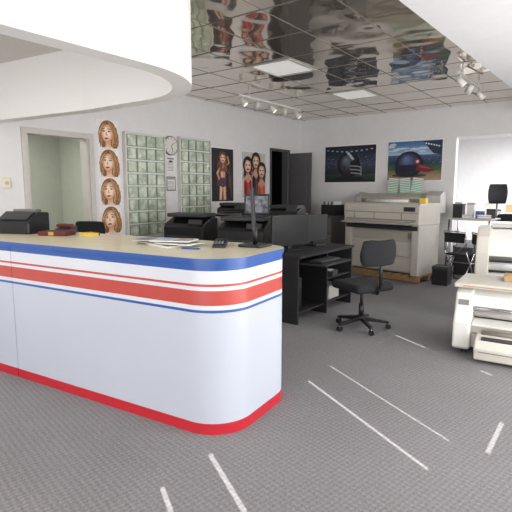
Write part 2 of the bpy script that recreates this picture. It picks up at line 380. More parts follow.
for (cx,cy),oc in(((.25,.70),(170,44,46)),((.57,.80),(54,36,44)),((.80,.60),(196,96,80))):
    hc=(36,26,27)
    for k in range(14):
        trio.append(strand(cx-.11+.018*k,cy+.10,cx-.17+.026*k,cy-.30+.06*rr.random(),.025,rr.uniform(0,6),.018,mix(hc,(110,72,58),rr.random()*.8),8,1.3))
    trio+=[('p',[(cx-.15,.04),(cx-.15,cy-.28),(cx-.05,cy-.19),(cx+.05,cy-.19),(cx+.15,cy-.28),(cx+.16,.04)],CR((204,156,130))),('p',[(cx-.05,cy-.2),(cx+.05,cy-.2),(cx+.045,cy),(cx-.045,cy)],CR((196,146,120)))]+face(cx,cy,1.2,(196,146,120),(242,208,184),1.0,hc)
    trio+=[('p',[(cx-.14,.04),(cx-.15,cy-.34),(cx-.10,cy-.30),(cx,cy-.38),(cx+.10,cy-.30),(cx+.15,cy-.34),(cx+.15,.04)],CR(oc)),('p',[(cx-.03,.04),(cx-.02,cy-.38),(cx+.05,cy-.36),(cx+.08,.04)],CR(mix(oc,(230,150,130),.35))),('p',[(cx-.12,.04),(cx-.12,cy-.40),(cx-.08,cy-.40),(cx-.07,.04)],CR(mix(oc,(20,14,18),.4)))]
art("group_portrait_poster",0.80,0.90,pw,trio,(XA+0.0045,7.60,1.785),R90,"white bordered poster of three dark-haired women in red clothes")
def sky_rows(y0,y1,c1,c2,n):
    return [('r',.015,y0+(y1-y0)*k/n,.985,y0+(y1-y0)*(k+1)/n,CR(mix(c1,c2,k/(n-1)))) for k in range(n)]
fb=sky_rows(.55,.97,(50,60,80),(14,18,34),10)+sky_rows(.24,.55,(34,40,52),(60,68,82),6)+sky_rows(.03,.24,(24,32,34),(48,66,56),6)
for k in range(200):
    x=rr.uniform(.03,.97); y=rr.uniform(.38,.68)+.07*(2*x-1)**2; c=mix((50,60,80),(216,210,190),rr.random()**2.5); fb.append(('e',x,y,.005,.006,CR(c)))
for k in range(10):
    x=.08+k*.093; y=.87-.05*math.sin(k*.349); fb+=[('e',x,y,.030,.022,CR((80,96,130))),('e',x,y,.018,.012,CR((180,196,220)))]
fb+=[('e',.50,.12,.28,.05,blk)]+ge(.49,.48,.215,.33,(8,8,12),(110,118,138),10,-.05,.12,0,.12)
fb+=[('p',[(.52,.56),(.66,.58),(.70,.50),(.68,.40),(.54,.34)],CR((14,14,18)))]
for yy0 in(.45,.36,.27): fb.append(('p',[(.52,yy0+.015),(.66,yy0),(.745,yy0-.03),(.745,yy0-.055),(.66,yy0-.03),(.52,yy0-.012)],CR((150,154,164))))
fb+=[('p',[(.72,.44),(.745,.42),(.735,.20),(.71,.20)],CR((130,134,146))),('p',[(.44,.80),(.50,.80),(.60,.62),(.56,.60)],CR((190,194,204))),('e',.41,.40,.045,.06,CR((60,64,76))),('e',.41,.40,.022,.03,blk),
 ('p',[(.33,.32),(.36,.18),(.52,.15),(.54,.30),(.44,.26)],CR((22,22,28)))]
art("football_poster",1.18,0.79,pw,fb,(-4.48,YB-0.0045,2.035),0,"wide poster of a black football helmet in a dark stadium")
bb=sky_rows(.62,.97,(170,194,216),(58,102,156),10)+sky_rows(.40,.64,(30,46,70),(70,92,118),5)+sky_rows(.26,.42,(62,98,64),(40,76,66),4)+sky_rows(.03,.26,(176,146,122),(124,108,80),6)
for k in range(14):
    bb.append(('e',rr.uniform(.05,.7),rr.uniform(.72,.93),rr.uniform(.04,.11),rr.uniform(.015,.035),CR((190,206,222))))
for k in range(180):
    x=rr.uniform(.03,.97); y=rr.uniform(.42,.62); bb.append(('e',x,y,.004,.006,CR(mix((50,66,94),(206,190,184),rr.random()**2))))
bb+=[('p',[(.66,.95),(.985,.95),(.985,.62),(.84,.66)],CR((36,46,70)))]
for k in range(6): bb.append(('e',.71+k*.045,.90-.015*k,.016,.018,wht))
bb+=[('e',.42,.15,.32,.04,CR((74,62,56)))]+ge(.42,.42,.25,.31,(12,16,36),(104,118,164),10,-.06,.12,0,.12)
bb+=[('p',[(.17,.40),(.18,.20),(.26,.13),(.40,.14),(.44,.24),(.60,.28),(.665,.40)],CR((18,22,48))),('p',[(.58,.42),(.80,.34),(.88,.26),(.74,.22),(.54,.27)],CR((112,28,40))),('p',[(.60,.40),(.78,.33),(.82,.29),(.62,.34)],CR((170,66,74))),('e',.32,.27,.055,.07,CR((10,12,26))),('e',.57,.48,.045,.06,CR((180,54,60))),('e',.57,.48,.022,.03,wht)]
art("baseball_poster",1.07,0.79,pw,bb,(-3.135,YB-0.0045,2.055),0,"wide poster of a navy batting helmet in a ballpark")
ln=[('r',.1,.80,.9,.90,gry)]+[('r',.12,.12+.09*k,.85,.15+.09*k,gry) for k in range(7)]
art("paper_notice",0.17,0.26,pw,ln+[('r',.3,.62,.7,.74,blk)],(XA+0.003,5.40,1.90),R90,"small paper notice with dark lines under the clock",cat="sign",group="notices under clock")
art("paper_notice",0.19,0.22,blk,[('r',.07,.07,.93,.93,pw)]+ln,(XA+0.003,5.40,1.60),R90,"small black framed notice on white wall",cat="sign",group="notices under clock")
ck=thing("wall_clock","round white wall clock with grey rim and black hands","clock",(XA+0.0,5.395,2.19),R90)
MB().cyl((0,0.002,0),(0,-0.035,0),0.15,mgray,seg=36).obj("clock_rim",ck,bevel=0.006)
f=MB(); f.cyl((0,-0.03,0),(0,-0.038,0),0.132,white,seg=36)
for k in range(12):
    a=k*math.pi/6; f.box((0.112*math.sin(a),-0.0395,0.112*math.cos(a)),(0.006,0.002,0.02),black,Matrix.Rotation(a,3,'Y'))
f.obj("clock_face",ck)
for a,l in((0.9,0.07),(2.9,0.1)): MB().box((l/2*math.sin(a),-0.042,l/2*math.cos(a)),(0.008,0.002,l),black,Matrix.Rotation(a,3,'Y')).obj("clock_hand",ck)
th=thing("thermostat","small ivory wall thermostat beside the doorway","thermostat",(XA-0.004,2.80,1.58),R90)
MB().box((0,-0.015,0),(0.09,0.03,0.12),cream).obj("body",th,bevel=0.008); MB().cyl((0,-0.03,0),(0,-0.042,0),0.022,lgray).obj("dial",th)

# ------------------------------------------------------------ reception counter
ang=math.radians(5.9)
CO=(-1.74,2.06,0)
DV=0.85
def rrect(u0,u1,v0,v1,rf,rb,grow=0.0):
    u1+=grow; v0-=grow; v1+=grow; rf+=grow; rb+=grow
    pts=[(u0,v0)]
    for k in range(29):
        a=-math.pi/2+k/28*math.pi/2; pts.append((u1-rf+rf*math.cos(a),v0+rf+rf*math.sin(a)))
    for k in range(13):
        a=k/12*math.pi/2; pts.append((u1-rb+rb*math.cos(a),v1-rb+rb*math.sin(a)))
    pts.append((u0,v1)); return pts
levels=[(0.07,counterw),(0.770,counterw),(0.787,cblue),(0.815,cwhite),(0.905,cred),(0.930,cwhite),(0.945,cred),(1.025,cwhite),(1.07,cblue)]
def striped(outline,name,parent):
    b=MB(); prev=None
    for i,(z,m) in enumerate(levels):
        ring=[b.bm.verts.new((p[0],p[1],z)) for p in outline]
        if prev:
            mi=b.mi(levels[i][1])
            for k in range(len(ring)):
                k2=(k+1)%len(ring); f=b.bm.faces.new((prev[k],prev[k2],ring[k2],ring[k])); f.material_index=mi; f.smooth=False
        else:
            f=b.bm.faces.new(ring[::-1]); f.material_index=b.mi(m)
        prev=ring
    f=b.bm.faces.new(prev); f.material_index=b.mi(cream)
    return b.obj(name,parent)
RF=0.27
main=thing("reception_counter","white laminate counter unit with rounded end and red and blue stripes","counter",CO,ang)
striped(rrect(-2.03,0,0,DV,RF,0.2),"body",main)
b=MB(); b.prism(rrect(-2.03,0,0,DV,RF,0.2,grow=0.004),'z',0.0,0.07,basered); b.obj("base_strip",main)
left=thing("reception_counter","straight white laminate counter unit with red and blue stripes","counter",CO,ang)
striped([(-3.7,0),(-2.036,0),(-2.036,DV),(-3.7,DV)],"body",left)
b=MB(); b.box((-2.87,DV/2,0.035),(1.66,DV+0.008,0.07),basered); b.obj("base_strip",left)
b=MB(); mt=rrect(-3.7,0,0,DV,RF,0.2,grow=0.012)
b.prism(mt,'z',1.07,1.1,cblue)
for f in b.bm.faces:
    if f.normal.z>0.9: f.material_index=b.mi(cream)
b.obj("countertop",loc=CO,rot=ang,label="cream laminate countertop with blue edge on the reception counter",cat="countertop")
def cp(u,v,z=1.1):
    return (CO[0]+u*math.cos(ang)-v*math.sin(ang),CO[1]+u*math.sin(ang)+v*math.cos(ang),z)

P=thing("receipt_printer","low black desktop printer with sloped lid on the counter","printer",cp(-2.68,0.54),ang+0.25)
MB().prism([(-0.14,0),(0.14,0),(0.14,0.19),(0.02,0.2),(-0.14,0.1)],'x',-0.2,0.2,black).obj("body",P,bevel=0.012)
MB().box((0,-0.055,0.162),(0.3,0.12,0.01),dgray,Matrix.Rotation(0.55,3,'X')).obj("lid",P)
MB().box((0.0,0.08,0.205),(0.26,0.08,0.03),mgray).obj("paper_feed",P,bevel=0.006)
P=thing("wallet_case","maroon leather case lying on the countertop","case",cp(-2.18,0.54),ang+0.3)
MB().box((0,0,0.02),(0.28,0.16,0.04),maroon).obj("body",P,bevel=0.012,seg=3)
MB().box((0,-0.08,0.022),(0.05,0.01,0.03),gold).obj("clasp",P)
P=thing("telephone","dark desk phone with maroon handset on the countertop","phone",cp(-2.32,0.74),ang+0.1)
MB().prism([(-0.07,0),(0.07,0),(0.07,0.07),(-0.07,0.03)],'x',-0.08,0.08,dgray).obj("base",P,bevel=0.006)
MB().box((0.0,0.0,0.07),(0.19,0.045,0.03),maroon,Matrix.Rotation(0.25,3,'X')).obj("handset",P,bevel=0.01,seg=3)
P=thing("notepad","yellow notepad lying flat on the countertop","notepad",cp(-1.92,0.68),ang-0.2)
MB().box((0,0,0.012),(0.15,0.11,0.024),yellowp).obj("sheets",P); MB().box((0,0.052,0.014),(0.152,0.012,0.028),maroon).obj("binding",P)
cols=[paper,lgray,paper,lgray,paper]
skyl=C("sky_light",(190,206,220))
for k in range(5):
    a=art("brochure",0.30,0.21,cols[k],[('r',.06,.1,.46,.9,gry if k!=4 else skyl),('r',.54,.55,.94,.9,C("print_tan",(170,150,130))),('r',.54,.12,.94,.18,gry),('r',.54,.25,.94,.3,gry),('r',.54,.38,.94,.44,gry)],cp(-0.82+0.05*(k%3-1)+(-0.10 if k%2 else 0.06),0.46+0.03*(k%2),1.104+k*0.0088),0,"printed brochure in a loose pile on the countertop",cat="brochure",group="brochures piled on counter")
    a.rotation_euler=(-math.pi/2,0,ang+(k-2)*0.17)
P=thing("point_of_sale_screen","slim black screen on a stand at the counter end","monitor",cp(-0.22,0.70),ang)
MB().box((0,0,0.01),(0.18,0.18,0.02),black).obj("base",P,bevel=0.006)
MB().cyl((0,0.0,0.02),(0,0.0,0.16),0.016,black).obj("neck",P)
s=MB(); s.box((0,0,0.27),(0.32,0.02,0.30),black); so_=s.obj("screen",P,bevel=0.005); so_.rotation_euler=(math.radians(-3),0,math.radians(119))
P=thing("card_terminal","black card terminal on the countertop","card terminal",cp(-0.44,0.58),ang+0.5)
MB().prism([(-0.1,0),(0.1,0),(0.1,0.045),(-0.1,0.02)],'x',-0.045,0.045,black).obj("body",P,bevel=0.005)
MB().box((0,0.04,0.045),(0.07,0.06,0.004),screen,Matrix.Rotation(0.12,3,'X')).obj("display",P)
k_=MB()
for i in range(3):
    for j in range(3): k_.box((-0.022+i*0.022,-0.06+j*0.024,0.03+j*0.003),(0.014,0.014,0.008),mgray)
k_.obj("keypad",P)
P=thing("pen","blue pen lying by the brochures","pen",cp(-0.52,0.32,1.106),ang)
MB().cyl((-0.06,0,0),(0.06,0.03,0),0.005,cblue).obj("barrel",P); MB().cyl((0.06,0.03,0),(0.075,0.0375,0),0.005,black,r2=0.001).obj("tip",P)

# ------------------------------------------------------------ office chair
def office_chair(loc,rot,label,seat_z=0.47,back_z=0.85,bw=0.44,H=0.25):
    Cc=thing("office_chair",label,"chair",loc,rot)
    b=MB(); b.cyl((0,0,0.09),(0,0,0.14),0.05,black)
    for k in range(5):
        a=k*2*math.pi/5+0.3
        b.prism([(0.0,0.09),(0.30,0.06),(0.30,0.085),(0.0,0.135)],'y',-0.018,0.018,black)
        vs=list(b.bm.verts)[-8:]
        bmesh.ops.rotate(b.bm,cent=(0,0,0),matrix=Matrix.Rotation(a,3,'Z'),verts=vs)
    b.obj("base",Cc,bevel=0.004)
    for k in range(5):
        a=k*2*math.pi/5+0.3; x,y=0.29*math.cos(a),0.29*math.sin(a)
        m=MB(); m.cyl((x-0.02*math.sin(a),y+0.02*math.cos(a),0.028),(x-0.005*math.sin(a),y+0.005*math.cos(a),0.028),0.028,black)
        m.cyl((x+0.02*math.sin(a),y-0.02*math.cos(a),0.028),(x+0.005*math.sin(a),y-0.005*math.cos(a),0.028),0.028,black)
        m.cyl((x,y,0.03),(x,y,0.075),0.008,chrome); m.obj("caster",Cc)
    m=MB(); m.cyl((0,0,0.12),(0,0,0.28),0.028,black); m.cyl((0,0,0.26),(0,0,seat_z-0.09),0.016,black); m.obj("gas_column",Cc)
    m=MB(); m.box((0,0,seat_z-0.075),(0.22,0.16,0.03),black); m.tube([(0.05,-0.1,seat_z-0.07),(0.05,-0.24,seat_z-0.08)],0.007,black); m.obj("seat_mechanism",Cc,bevel=0.004)
    m=MB(); m.box((0,0,seat_z-0.02),(0.48,0.50,0.09),fabric); m.obj("seat",Cc,bevel=0.042,seg=5)
    m=MB(); m.tube([(-0.08,0,seat_z-0.075),(-0.24,0,seat_z-0.07),(-0.28,0,seat_z-0.02),(-0.285,0,back_z-0.02)],0.016,black); m.obj("back_bracket",Cc)
    m=MB(); ny=8
    fr=[];bk=[]
    for j in range(7):
        z=back_z-H/2+H*j/6; wv=bw/2*(0.80+0.20*math.sin(math.pi*(j+0.6)/7.2))
        fr.append([m.bm.verts.new((-0.21-0.05*(1-(2*i/ny-1)**2)+0.015*math.sin(j),wv*(2*i/ny-1),z)) for i in range(ny+1)])
        bk.append([m.bm.verts.new((-0.28-0.05*(1-(2*i/ny-1)**2)+0.02*abs(2*i/ny-1),wv*(2*i/ny-1),z)) for i in range(ny+1)])
    m.mi(fabric)
    for j in range(6):
        for i in range(ny):
            m.bm.faces.new((fr[j][i],fr[j][i+1],fr[j+1][i+1],fr[j+1][i])); m.bm.faces.new((bk[j][i+1],bk[j][i],bk[j+1][i],bk[j+1][i+1]))
        m.bm.faces.new((fr[j][0],fr[j+1][0],bk[j+1][0],bk[j][0])); m.bm.faces.new((fr[j][ny],bk[j][ny],bk[j+1][ny],fr[j+1][ny]))
    for i in range(ny):
        m.bm.faces.new((fr[0][i],bk[0][i],bk[0][i+1],fr[0][i+1])); m.bm.faces.new((fr[6][i],fr[6][i+1],bk[6][i+1],bk[6][i]))
    bmesh.ops.recalc_face_normals(m.bm,faces=m.bm.faces)
    for f in m.bm.faces: f.smooth=True
    m.obj("backrest",Cc,subsurf=2)
    return Cc
office_chair((-2.12,4.80,0),math.radians(155),"black fabric swivel task chair in front of computer desk",0.50,0.86,0.48,0.27)
office_chair((-5.0,3.25,0),math.radians(-70),"black swivel chair behind the reception counter",0.5,1.0,0.44)

# ------------------------------------------------------------ black computer desk
D=thing("computer_desk","black laminate computer desk with keyboard tray and shelves","desk",(-2.96,5.10,0),0)
m=MB(); m.box((-0.05,0.05,0.765),(0.62,1.38,0.03),blackm); m.obj("desktop",D,bevel=0.004)
for y in(-0.62,0.05,0.72): MB().box((-0.05,y,0.375),(0.56,0.025,0.75),blackm).obj("side_panel",D,bevel=0.003)
MB().box((-0.32,0.05,0.4),(0.02,1.3,0.6),blackm).obj("back_panel",D)
m=MB(); m.box((0.34,-0.28,0.69),(0.42,0.64,0.02),black); m.obj("keyboard_tray",D,bevel=0.004)
MB().box((-0.05,0.385,0.42),(0.52,0.63,0.02),blackm).obj("shelf",D); MB().box((-0.05,0.385,0.12),(0.52,0.63,0.02),blackm).obj("shelf",D)
MB().box((-0.05,-0.285,0.12),(0.52,0.63,0.02),blackm).obj("shelf",D)
K=thing("keyboard","black computer keyboard on pull-out tray","keyboard",(-2.58,4.82,0.70),0)
MB().box((0,0,0.01),(0.15,0.44,0.018),black).obj("case",K,bevel=0.004)
m=MB()
for i in range(5):
    for j in range(14): m.box((-0.055+i*0.026,-0.195+j*0.03,0.023),(0.02,0.024,0.01),dgray)
m.obj("keys",K)
def monitor(loc,rot,label,w_=0.5,h_=0.33,lift=0.1):
    Mo=thing("computer_monitor",label,"monitor",loc,rot)
    m=MB(); m.box((0,0,0.01),(0.22,0.18,0.018),black); m.obj("stand_base",Mo,bevel=0.006)
    MB().box((0,0.03,lift/2+0.03),(0.06,0.03,lift+0.06),black).obj("stand_neck",Mo,bevel=0.004)
    m=MB(); m.box((0,0,lift+h_/2),(w_,0.035,h_),black); m.box((0,0.03,lift+h_/2),(w_*0.6,0.04,h_*0.6),black); m.obj("housing",Mo,bevel=0.006)
    MB().box((0,-0.0185,lift+h_/2),(w_-0.04,0.003,h_-0.04),screen).obj("screen",Mo)
    return Mo
monitor((-3.08,4.86,0.78),math.radians(70),"black flat monitor on the computer desk",0.56,0.37,0.06)
monitor((-3.1,5.50,0.78),math.radians(82),"second black flat monitor at desk end",0.46,0.34,0.06)
Bx=thing("paper_box","grey paper box with lid on desk shelf","box",(-2.92,5.45,0.13),0)
MB().box((0,0,0.08),(0.26,0.28,0.16),lgray).obj("body",Bx,bevel=0.003); MB().box((0,0,0.17),(0.27,0.29,0.02),mgray).obj("lid",Bx,bevel=0.003)
Bx=thing("paper_ream","dark wrapped paper ream on desk shelf","paper",(-2.90,5.40,0.43),0.2)
MB().box((0,0,0.03),(0.28,0.22,0.06),dgray).obj("wrapper",Bx,bevel=0.004); MB().box((0,0,0.0615),(0.20,0.15,0.003),paper).obj("sticker",Bx)
Tw=thing("computer_tower","black computer tower on lower desk shelf","computer",(-3.02,4.66,0.13),0)
MB().box((0,0,0.18),(0.36,0.16,0.36),black).obj("case",Tw,bevel=0.006); MB().box((0.181,0,0.28),(0.004,0.13,0.05),dgray).obj("drive_bay",Tw)

# ------------------------------------------------------------ printer desks behind the counter
D=thing("office_desk","long black office desk carrying printers","desk",(-4.18,4.75,0),0)
MB().box((0,0,0.765),(1.6,0.62,0.03),blackm).obj("desktop",D,bevel=0.004)
for x in(-0.78,0.0,0.78): MB().box((x,0,0.375),(0.025,0.58,0.75),blackm).obj("side_panel",D)
MB().box((0,0.26,0.5),(1.56,0.02,0.45),blackm).obj("modesty_panel",D)
D=thing("office_desk","black desk with raised hutch against the printers","desk",(-4.4,5.75,0),0)
MB().box((0,0,0.765),(1.9,0.6,0.03),blackm).obj("desktop",D,bevel=0.004)
for x in(-0.93,0.93): MB().box((x,0,0.375),(0.025,0.56,0.75),blackm).obj("side_panel",D)
m=MB(); m.box((0,0.12,1.10),(1.86,0.3,0.025),blackm); m.obj("hutch_shelf",D)
for x in(-0.91,0,0.91): MB().box((x,0.12,0.935),(0.025,0.3,0.31),blackm).obj("hutch_panel",D)
def printer(loc,rot,label,w_=0.5,d_=0.42,h_=0.36):
    Pr=thing("laser_printer",label,"printer",loc,rot)
    m=MB(); m.prism([(-d_/2,0),(d_/2,0),(d_/2,h_*0.9),(d_*0.1,h_*0.95),(-d_/2+0.03,h_*0.72),(-d_/2,h_*0.6)],'x',-w_/2,w_/2,black); m.obj("body",Pr,bevel=0.014,seg=3)
    MB().box((0,0.02,h_+0.005),(w_*0.94,d_*0.8,0.05),dgray).obj("scanner_lid",Pr,bevel=0.012)
    MB().box((0,-d_/2-0.04,h_*0.28),(w_*0.7,0.14,0.014),dgray,Matrix.Rotation(-0.2,3,'X')).obj("output_tray",Pr,bevel=0.004)
    MB().box((-w_*0.05,-d_/2-0.004,h_*0.13),(w_*0.86,0.012,h_*0.2),mgray).obj("paper_drawer",Pr,bevel=0.003)
    m=MB(); m.box((w_*0.28,-d_/2+0.03,h_*0.78),(w_*0.32,0.03,0.07),dgray,Matrix.Rotation(-0.5,3,'X')); m.obj("control_panel",Pr,bevel=0.004)
    return Pr
printer((-4.62,4.75,0.78),math.radians(15),"wide black office printer with scanner lid",0.60,0.44,0.38)
printer((-3.70,4.78,0.78),math.radians(20),"black printer with an open laptop on top",0.60,0.44,0.36)
printer((-4.75,5.87,1.113),math.radians(10),"black printer on desk hutch",0.5,0.28,0.16)
printer((-3.80,5.87,1.113),math.radians(5),"small black printer on desk hutch",0.5,0.28,0.14)
Lp=thing("laptop_computer","open black laptop with lit screen on top of printer","laptop",(-3.58,4.84,1.17),math.radians(32))
MB().box((0,0,0.012),(0.32,0.22,0.02),black).obj("base",Lp,bevel=0.004)
m=MB(); m.box((0,0.115,0.15),(0.32,0.014,0.26),black,Matrix.Rotation(-0.2,3,'X')); m.obj("lid",Lp,bevel=0.004)
MB().box((0,0.106,0.15),(0.28,0.004,0.21),mat("lit_screen",(110,112,118),0.2,emit=0.1,var=0.7,scale=16),Matrix.Rotation(-0.2,3,'X')).obj("screen",Lp)
printer((-5.2,6.6,0.0),math.radians(60),"tall black floor copier by the glass blocks",0.6,0.55,1.0)

# ------------------------------------------------------------ wide-format machine on pallet
pr=math.radians(-11)
WX,WY=-3.10,8.16
PL=thing("wooden_pallet","low raw pine pallet under the wide-format machine","pallet",(WX,WY,0),pr)
for y in(-0.33,0,0.33):
    MB().box((0,y,0.05),(1.52,0.07,0.08),wood).obj("stringer",PL,bevel=0.003)
for k in range(9): MB().box((-0.70+k*0.175,0,0.10),(0.11,0.74,0.02),wood).obj("deck_board",PL,bevel=0.002)
W=thing("wide_format_copier","large beige wide-format engineering copier standing on a pallet","copier",(WX,WY,0.11),pr)
m=MB(); m.box((0,0.02,0.38),(1.20,0.60,0.72),beige); m.box((-0.66,0.0,0.41),(0.13,0.68,0.82),beigel); m.box((0.66,0.0,0.41),(0.13,0.68,0.82),beigel); m.obj("lower_cabinet",W,bevel=0.01)
m=MB(); m.box((0,-0.285,0.16),(1.16,0.02,0.24),beigel); m.box((0,-0.298,0.255),(0.46,0.012,0.02),mgray); m.obj("roll_drawer",W,bevel=0.005)
m=MB(); m.box((0,-0.285,0.42),(1.16,0.02,0.24),beigel); m.box((0,-0.298,0.515),(0.46,0.012,0.02),mgray); m.obj("roll_drawer",W,bevel=0.005)
MB().box((0,-0.275,0.64),(1.16,0.02,0.14),beige).obj("front_cover",W,bevel=0.004)
m=MB()
for k in range(6): m.box((0.55,-0.288,0.60+k*0.018),(0.10,0.006,0.007),dgray)
m.obj("vent_grille",W)
MB().box((0,-0.25,0.77),(1.40,0.20,0.07),dgray).obj("output_slot",W)
m=MB(); m.prism([(-0.37,0.82),(0.34,0.82),(0.34,1.17),(-0.33,1.17),(-0.37,1.14)],'x',-0.73,0.73,beigel); m.obj("scanner_head",W,bevel=0.012,seg=3)
MB().box((0,-0.376,0.90),(1.36,0.02,0.02),beiged).obj("head_seam",W)
MB().box((0,-0.372,1.02),(1.40,0.012,0.012),beiged).obj("feed_slot",W)
for x in(-0.5,-0.1,0.42): MB().box((x,-0.374,0.96),(0.008,0.012,0.12),beiged).obj("panel_seam",W)
m=MB(); m.box((0,-0.47,0.855),(1.30,0.2,0.014),lgray,Matrix.Rotation(0.12,3,'X')); m.obj("feed_table",W)
MB().box((0.56,-0.372,1.08),(0.20,0.02,0.07),dgray).obj("control_panel",W,bevel=0.004)
ca,sa=math.cos(pr),math.sin(pr)
def wp(x,y,z): return (WX+x*ca-y*sa,WY+x*sa+y*ca,z)
Rl=thing("paper_roll","white paper roll lying across the copier top","paper roll",wp(-0.1,0.0,1.30),pr)
MB().cyl((-0.42,0,0.01),(0.42,0,0.01),0.03,paper).obj("paper",Rl); MB().cyl((-0.45,0,0.01),(0.45,0,0.01),0.014,tan).obj("core",Rl)
t=thing("carton","small yellow carton on copier top","box",wp(0.60,0.0,1.28),pr+0.2); MB().box((0,0,0.045),(0.1,0.14,0.09),yellowp).obj("body",t,bevel=0.002); MB().box((0,0,0.094),(0.103,0.143,0.008),bluep).obj("lid",t)
V=thing("inkjet_plotter","long pale plotter on a stand behind the wide-format copier","plotter",(-3.32,9.08,0),0)
m=MB(); m.prism([(-0.17,1.08),(0.15,1.08),(0.15,1.40),(0.04,1.44),(-0.17,1.36)],'x',-0.76,0.60,beige); m.obj("body",V,bevel=0.015,seg=3)
m=MB(); m.prism([(-0.19,1.08),(0.16,1.08),(0.16,1.44),(0.05,1.48),(-0.19,1.40)],'x',0.56,0.84,lgray); m.obj("ink_housing",V,bevel=0.015,seg=3)
m=MB(); m.prism([(-0.18,1.08),(0.16,1.08),(0.16,1.42),(0.05,1.46),(-0.18,1.38)],'x',-0.82,-0.70,lgray); m.obj("end_cap",V,bevel=0.015,seg=3)
MB().box((-0.08,-0.175,1.30),(1.20,0.01,0.07),mgray).obj("cover_window",V)
for sx in(-0.66,0.66): 
    m=MB(); m.box((sx,0,0.6),(0.06,0.12,1.0),mgray); m.box((sx,0,0.04),(0.07,0.34,0.06),mgray); m.obj("stand_leg",V)
for k,(x,an) in enumerate(((-0.12,0.10),(0.11,-0.08),(0.34,0.14))):
    st=[('r',.0,.02+.12*q,1,.08+.12*q,greenp) for q in range(8)]
    a=art("paper_sheet",0.20,0.27,paper,st,(-3.32+x,9.10,1.585),0,"green and white striped sheet standing on the plotter",cat="paper",group="striped sheets standing on plotter",thick=0.004)
    a.rotation_euler=(0.0,an,0.05*(k-1))
Fc=thing("filing_cabinet","low grey metal filing cabinet beside the wide-format copier","cabinet",(-4.50,8.66,0),math.radians(-12))
MB().box((0,0,0.50),(0.38,0.5,1.0),doorg).obj("body",Fc,bevel=0.006)
for k in range(3):
    dr=MB().box((0,-0.256,0.18+k*0.32),(0.34,0.016,0.29),mgray).obj("drawer",Fc,bevel=0.004); MB().box((0,-0.275,0.25+k*0.32),(0.12,0.02,0.02),chrome).obj("handle",dr)
t=thing("plastic_crate","dark crate of papers on filing cabinet","crate",(-4.50,8.66,1.0),math.radians(-12))
m=MB(); m.box((0,0,0.01),(0.34,0.3,0.02),black)
for s in(-1,1): m.box((s*0.165,0,0.11),(0.012,0.3,0.20),black); m.box((0,s*0.145,0.11),(0.33,0.012,0.20),black)
m.obj("bin",t); m=MB()
for k in range(6): m.box((-0.12+k*0.045,0,0.15),(0.01,0.25,0.25),paper if k%2 else mgray,Matrix.Rotation(0.1*(k%3-1),3,'Y'))
m.obj("papers",t)

# ------------------------------------------------------------ tables and chairs right of copier
def stackbox(loc,size,m1,m2,label,name="carton",rot=0):
    t=thing(name,label,"box",loc,rot); MB().box((0,0,size[2]*0.42),(size[0],size[1],size[2]*0.84),m1).obj("body",t,bevel=0.003); MB().box((0,0,size[2]*0.92),(size[0]*1.03,size[1]*1.03,size[2]*0.16),m2).obj("lid",t,bevel=0.002)
def sheetpile(loc,rot,label,n=5,w_=0.28,d_=0.21):
    m=MB(); r=random.Random(int(abs(loc[0])*100))
    for k in range(n): m.box((r.uniform(-.015,.015),r.uniform(-.015,.015),0.006+k*0.012),(w_,d_,0.011),paper if k%3 else lgray,Matrix.Rotation(r.uniform(-.2,.2),3,'Z'))
    m.obj("paper_stack",loc=loc,rot=rot,label=label,cat="paper")
def chrome_table(loc,rot,wx,wy,h,label):
    Tb=thing("work_table",label,"table",loc,rot)
    MB().box((0,0,h-0.015),(wx,wy,0.03),lgray).obj("tabletop",Tb,bevel=0.005)
    for sx in(-1,1):
        for sy in(-1,1): MB().tube([(sx*(wx/2-.04),sy*(wy/2-.04),h-0.03),(sx*(wx/2-.02),sy*(wy/2-.02),0.0)],0.013,chrome).obj("leg",Tb)
    m=MB(); m.tube([(-wx/2+.03,-wy/2+.03,0.25),(wx/2-.03,-wy/2+.03,0.25)],0.009,chrome); m.tube([(-wx/2+.03,-wy/2+.03,0.25),(wx/2-.03,-wy/2+.03,h-.1)],0.007,chrome); m.obj("cross_brace",Tb)
chrome_table((-1.93,8.95,0),math.radians(-6),0.74,0.52,1.02,"tall pale work table with chrome tube legs")
stackbox((-2.19,9.02,1.02),(0.16,0.22,0.24),black,dgray,"black box on the tall work table")
stackbox((-2.00,8.82,1.02),(0.14,0.16,0.06),white,lgray,"white box on the tall work table")
stackbox((-1.66,9.04,1.02),(0.14,0.16,0.16),dgray,black,"dark grey box on the tall work table")
stackbox((-2.00,9.07,1.02),(0.12,0.12,0.26),paper,lgray,"tall white box on the tall work table")
stackbox((-1.84,9.02,1.02),(0.12,0.14,0.12),bluep,mgray,"blue carton on the tall work table")
sheetpile((-1.74,8.82,1.02),0.3,"loose white papers on the tall work table",5,0.20,0.15)
stackbox((-2.06,9.05,0.0),(0.30,0.24,0.50),black,dgray,"tall black case under the work table")
stackbox((-1.74,9.05,0.0),(0.22,0.22,0.30),mgray,dgray,"grey crate under the work table")
def folding_chair(loc,rot,label):
    S=thing("folding_chair",label,"chair",loc,rot)
    m=MB()
    for s in(-1,1):
        m.tube([(0.18,s*0.18,0.0),(-0.16,s*0.18,0.52),(-0.22,s*0.18,0.84)],0.011,chrome); m.tube([(-0.2,s*0.16,0.0),(0.14,s*0.16,0.46)],0.011,chrome)
    m.tube([(-0.22,-0.18,0.84),(-0.22,0.18,0.84)],0.011,chrome); m.tube([(0.18,-0.18,0.01),(0.18,0.18,0.01)],0.01,chrome); m.obj("frame",S)
    MB().box((0.0,0,0.46),(0.34,0.33,0.03),fabric).obj("seat",S,bevel=0.01); MB().box((-0.215,0,0.74),(0.025,0.34,0.16),fabric).obj("backrest",S,bevel=0.008)
folding_chair((-1.46,8.02,0),math.radians(30),"chrome folding chair with black seat beside the tables")
folding_chair((-1.28,8.70,0),math.radians(-60),"chrome folding chair tucked by the work table end")
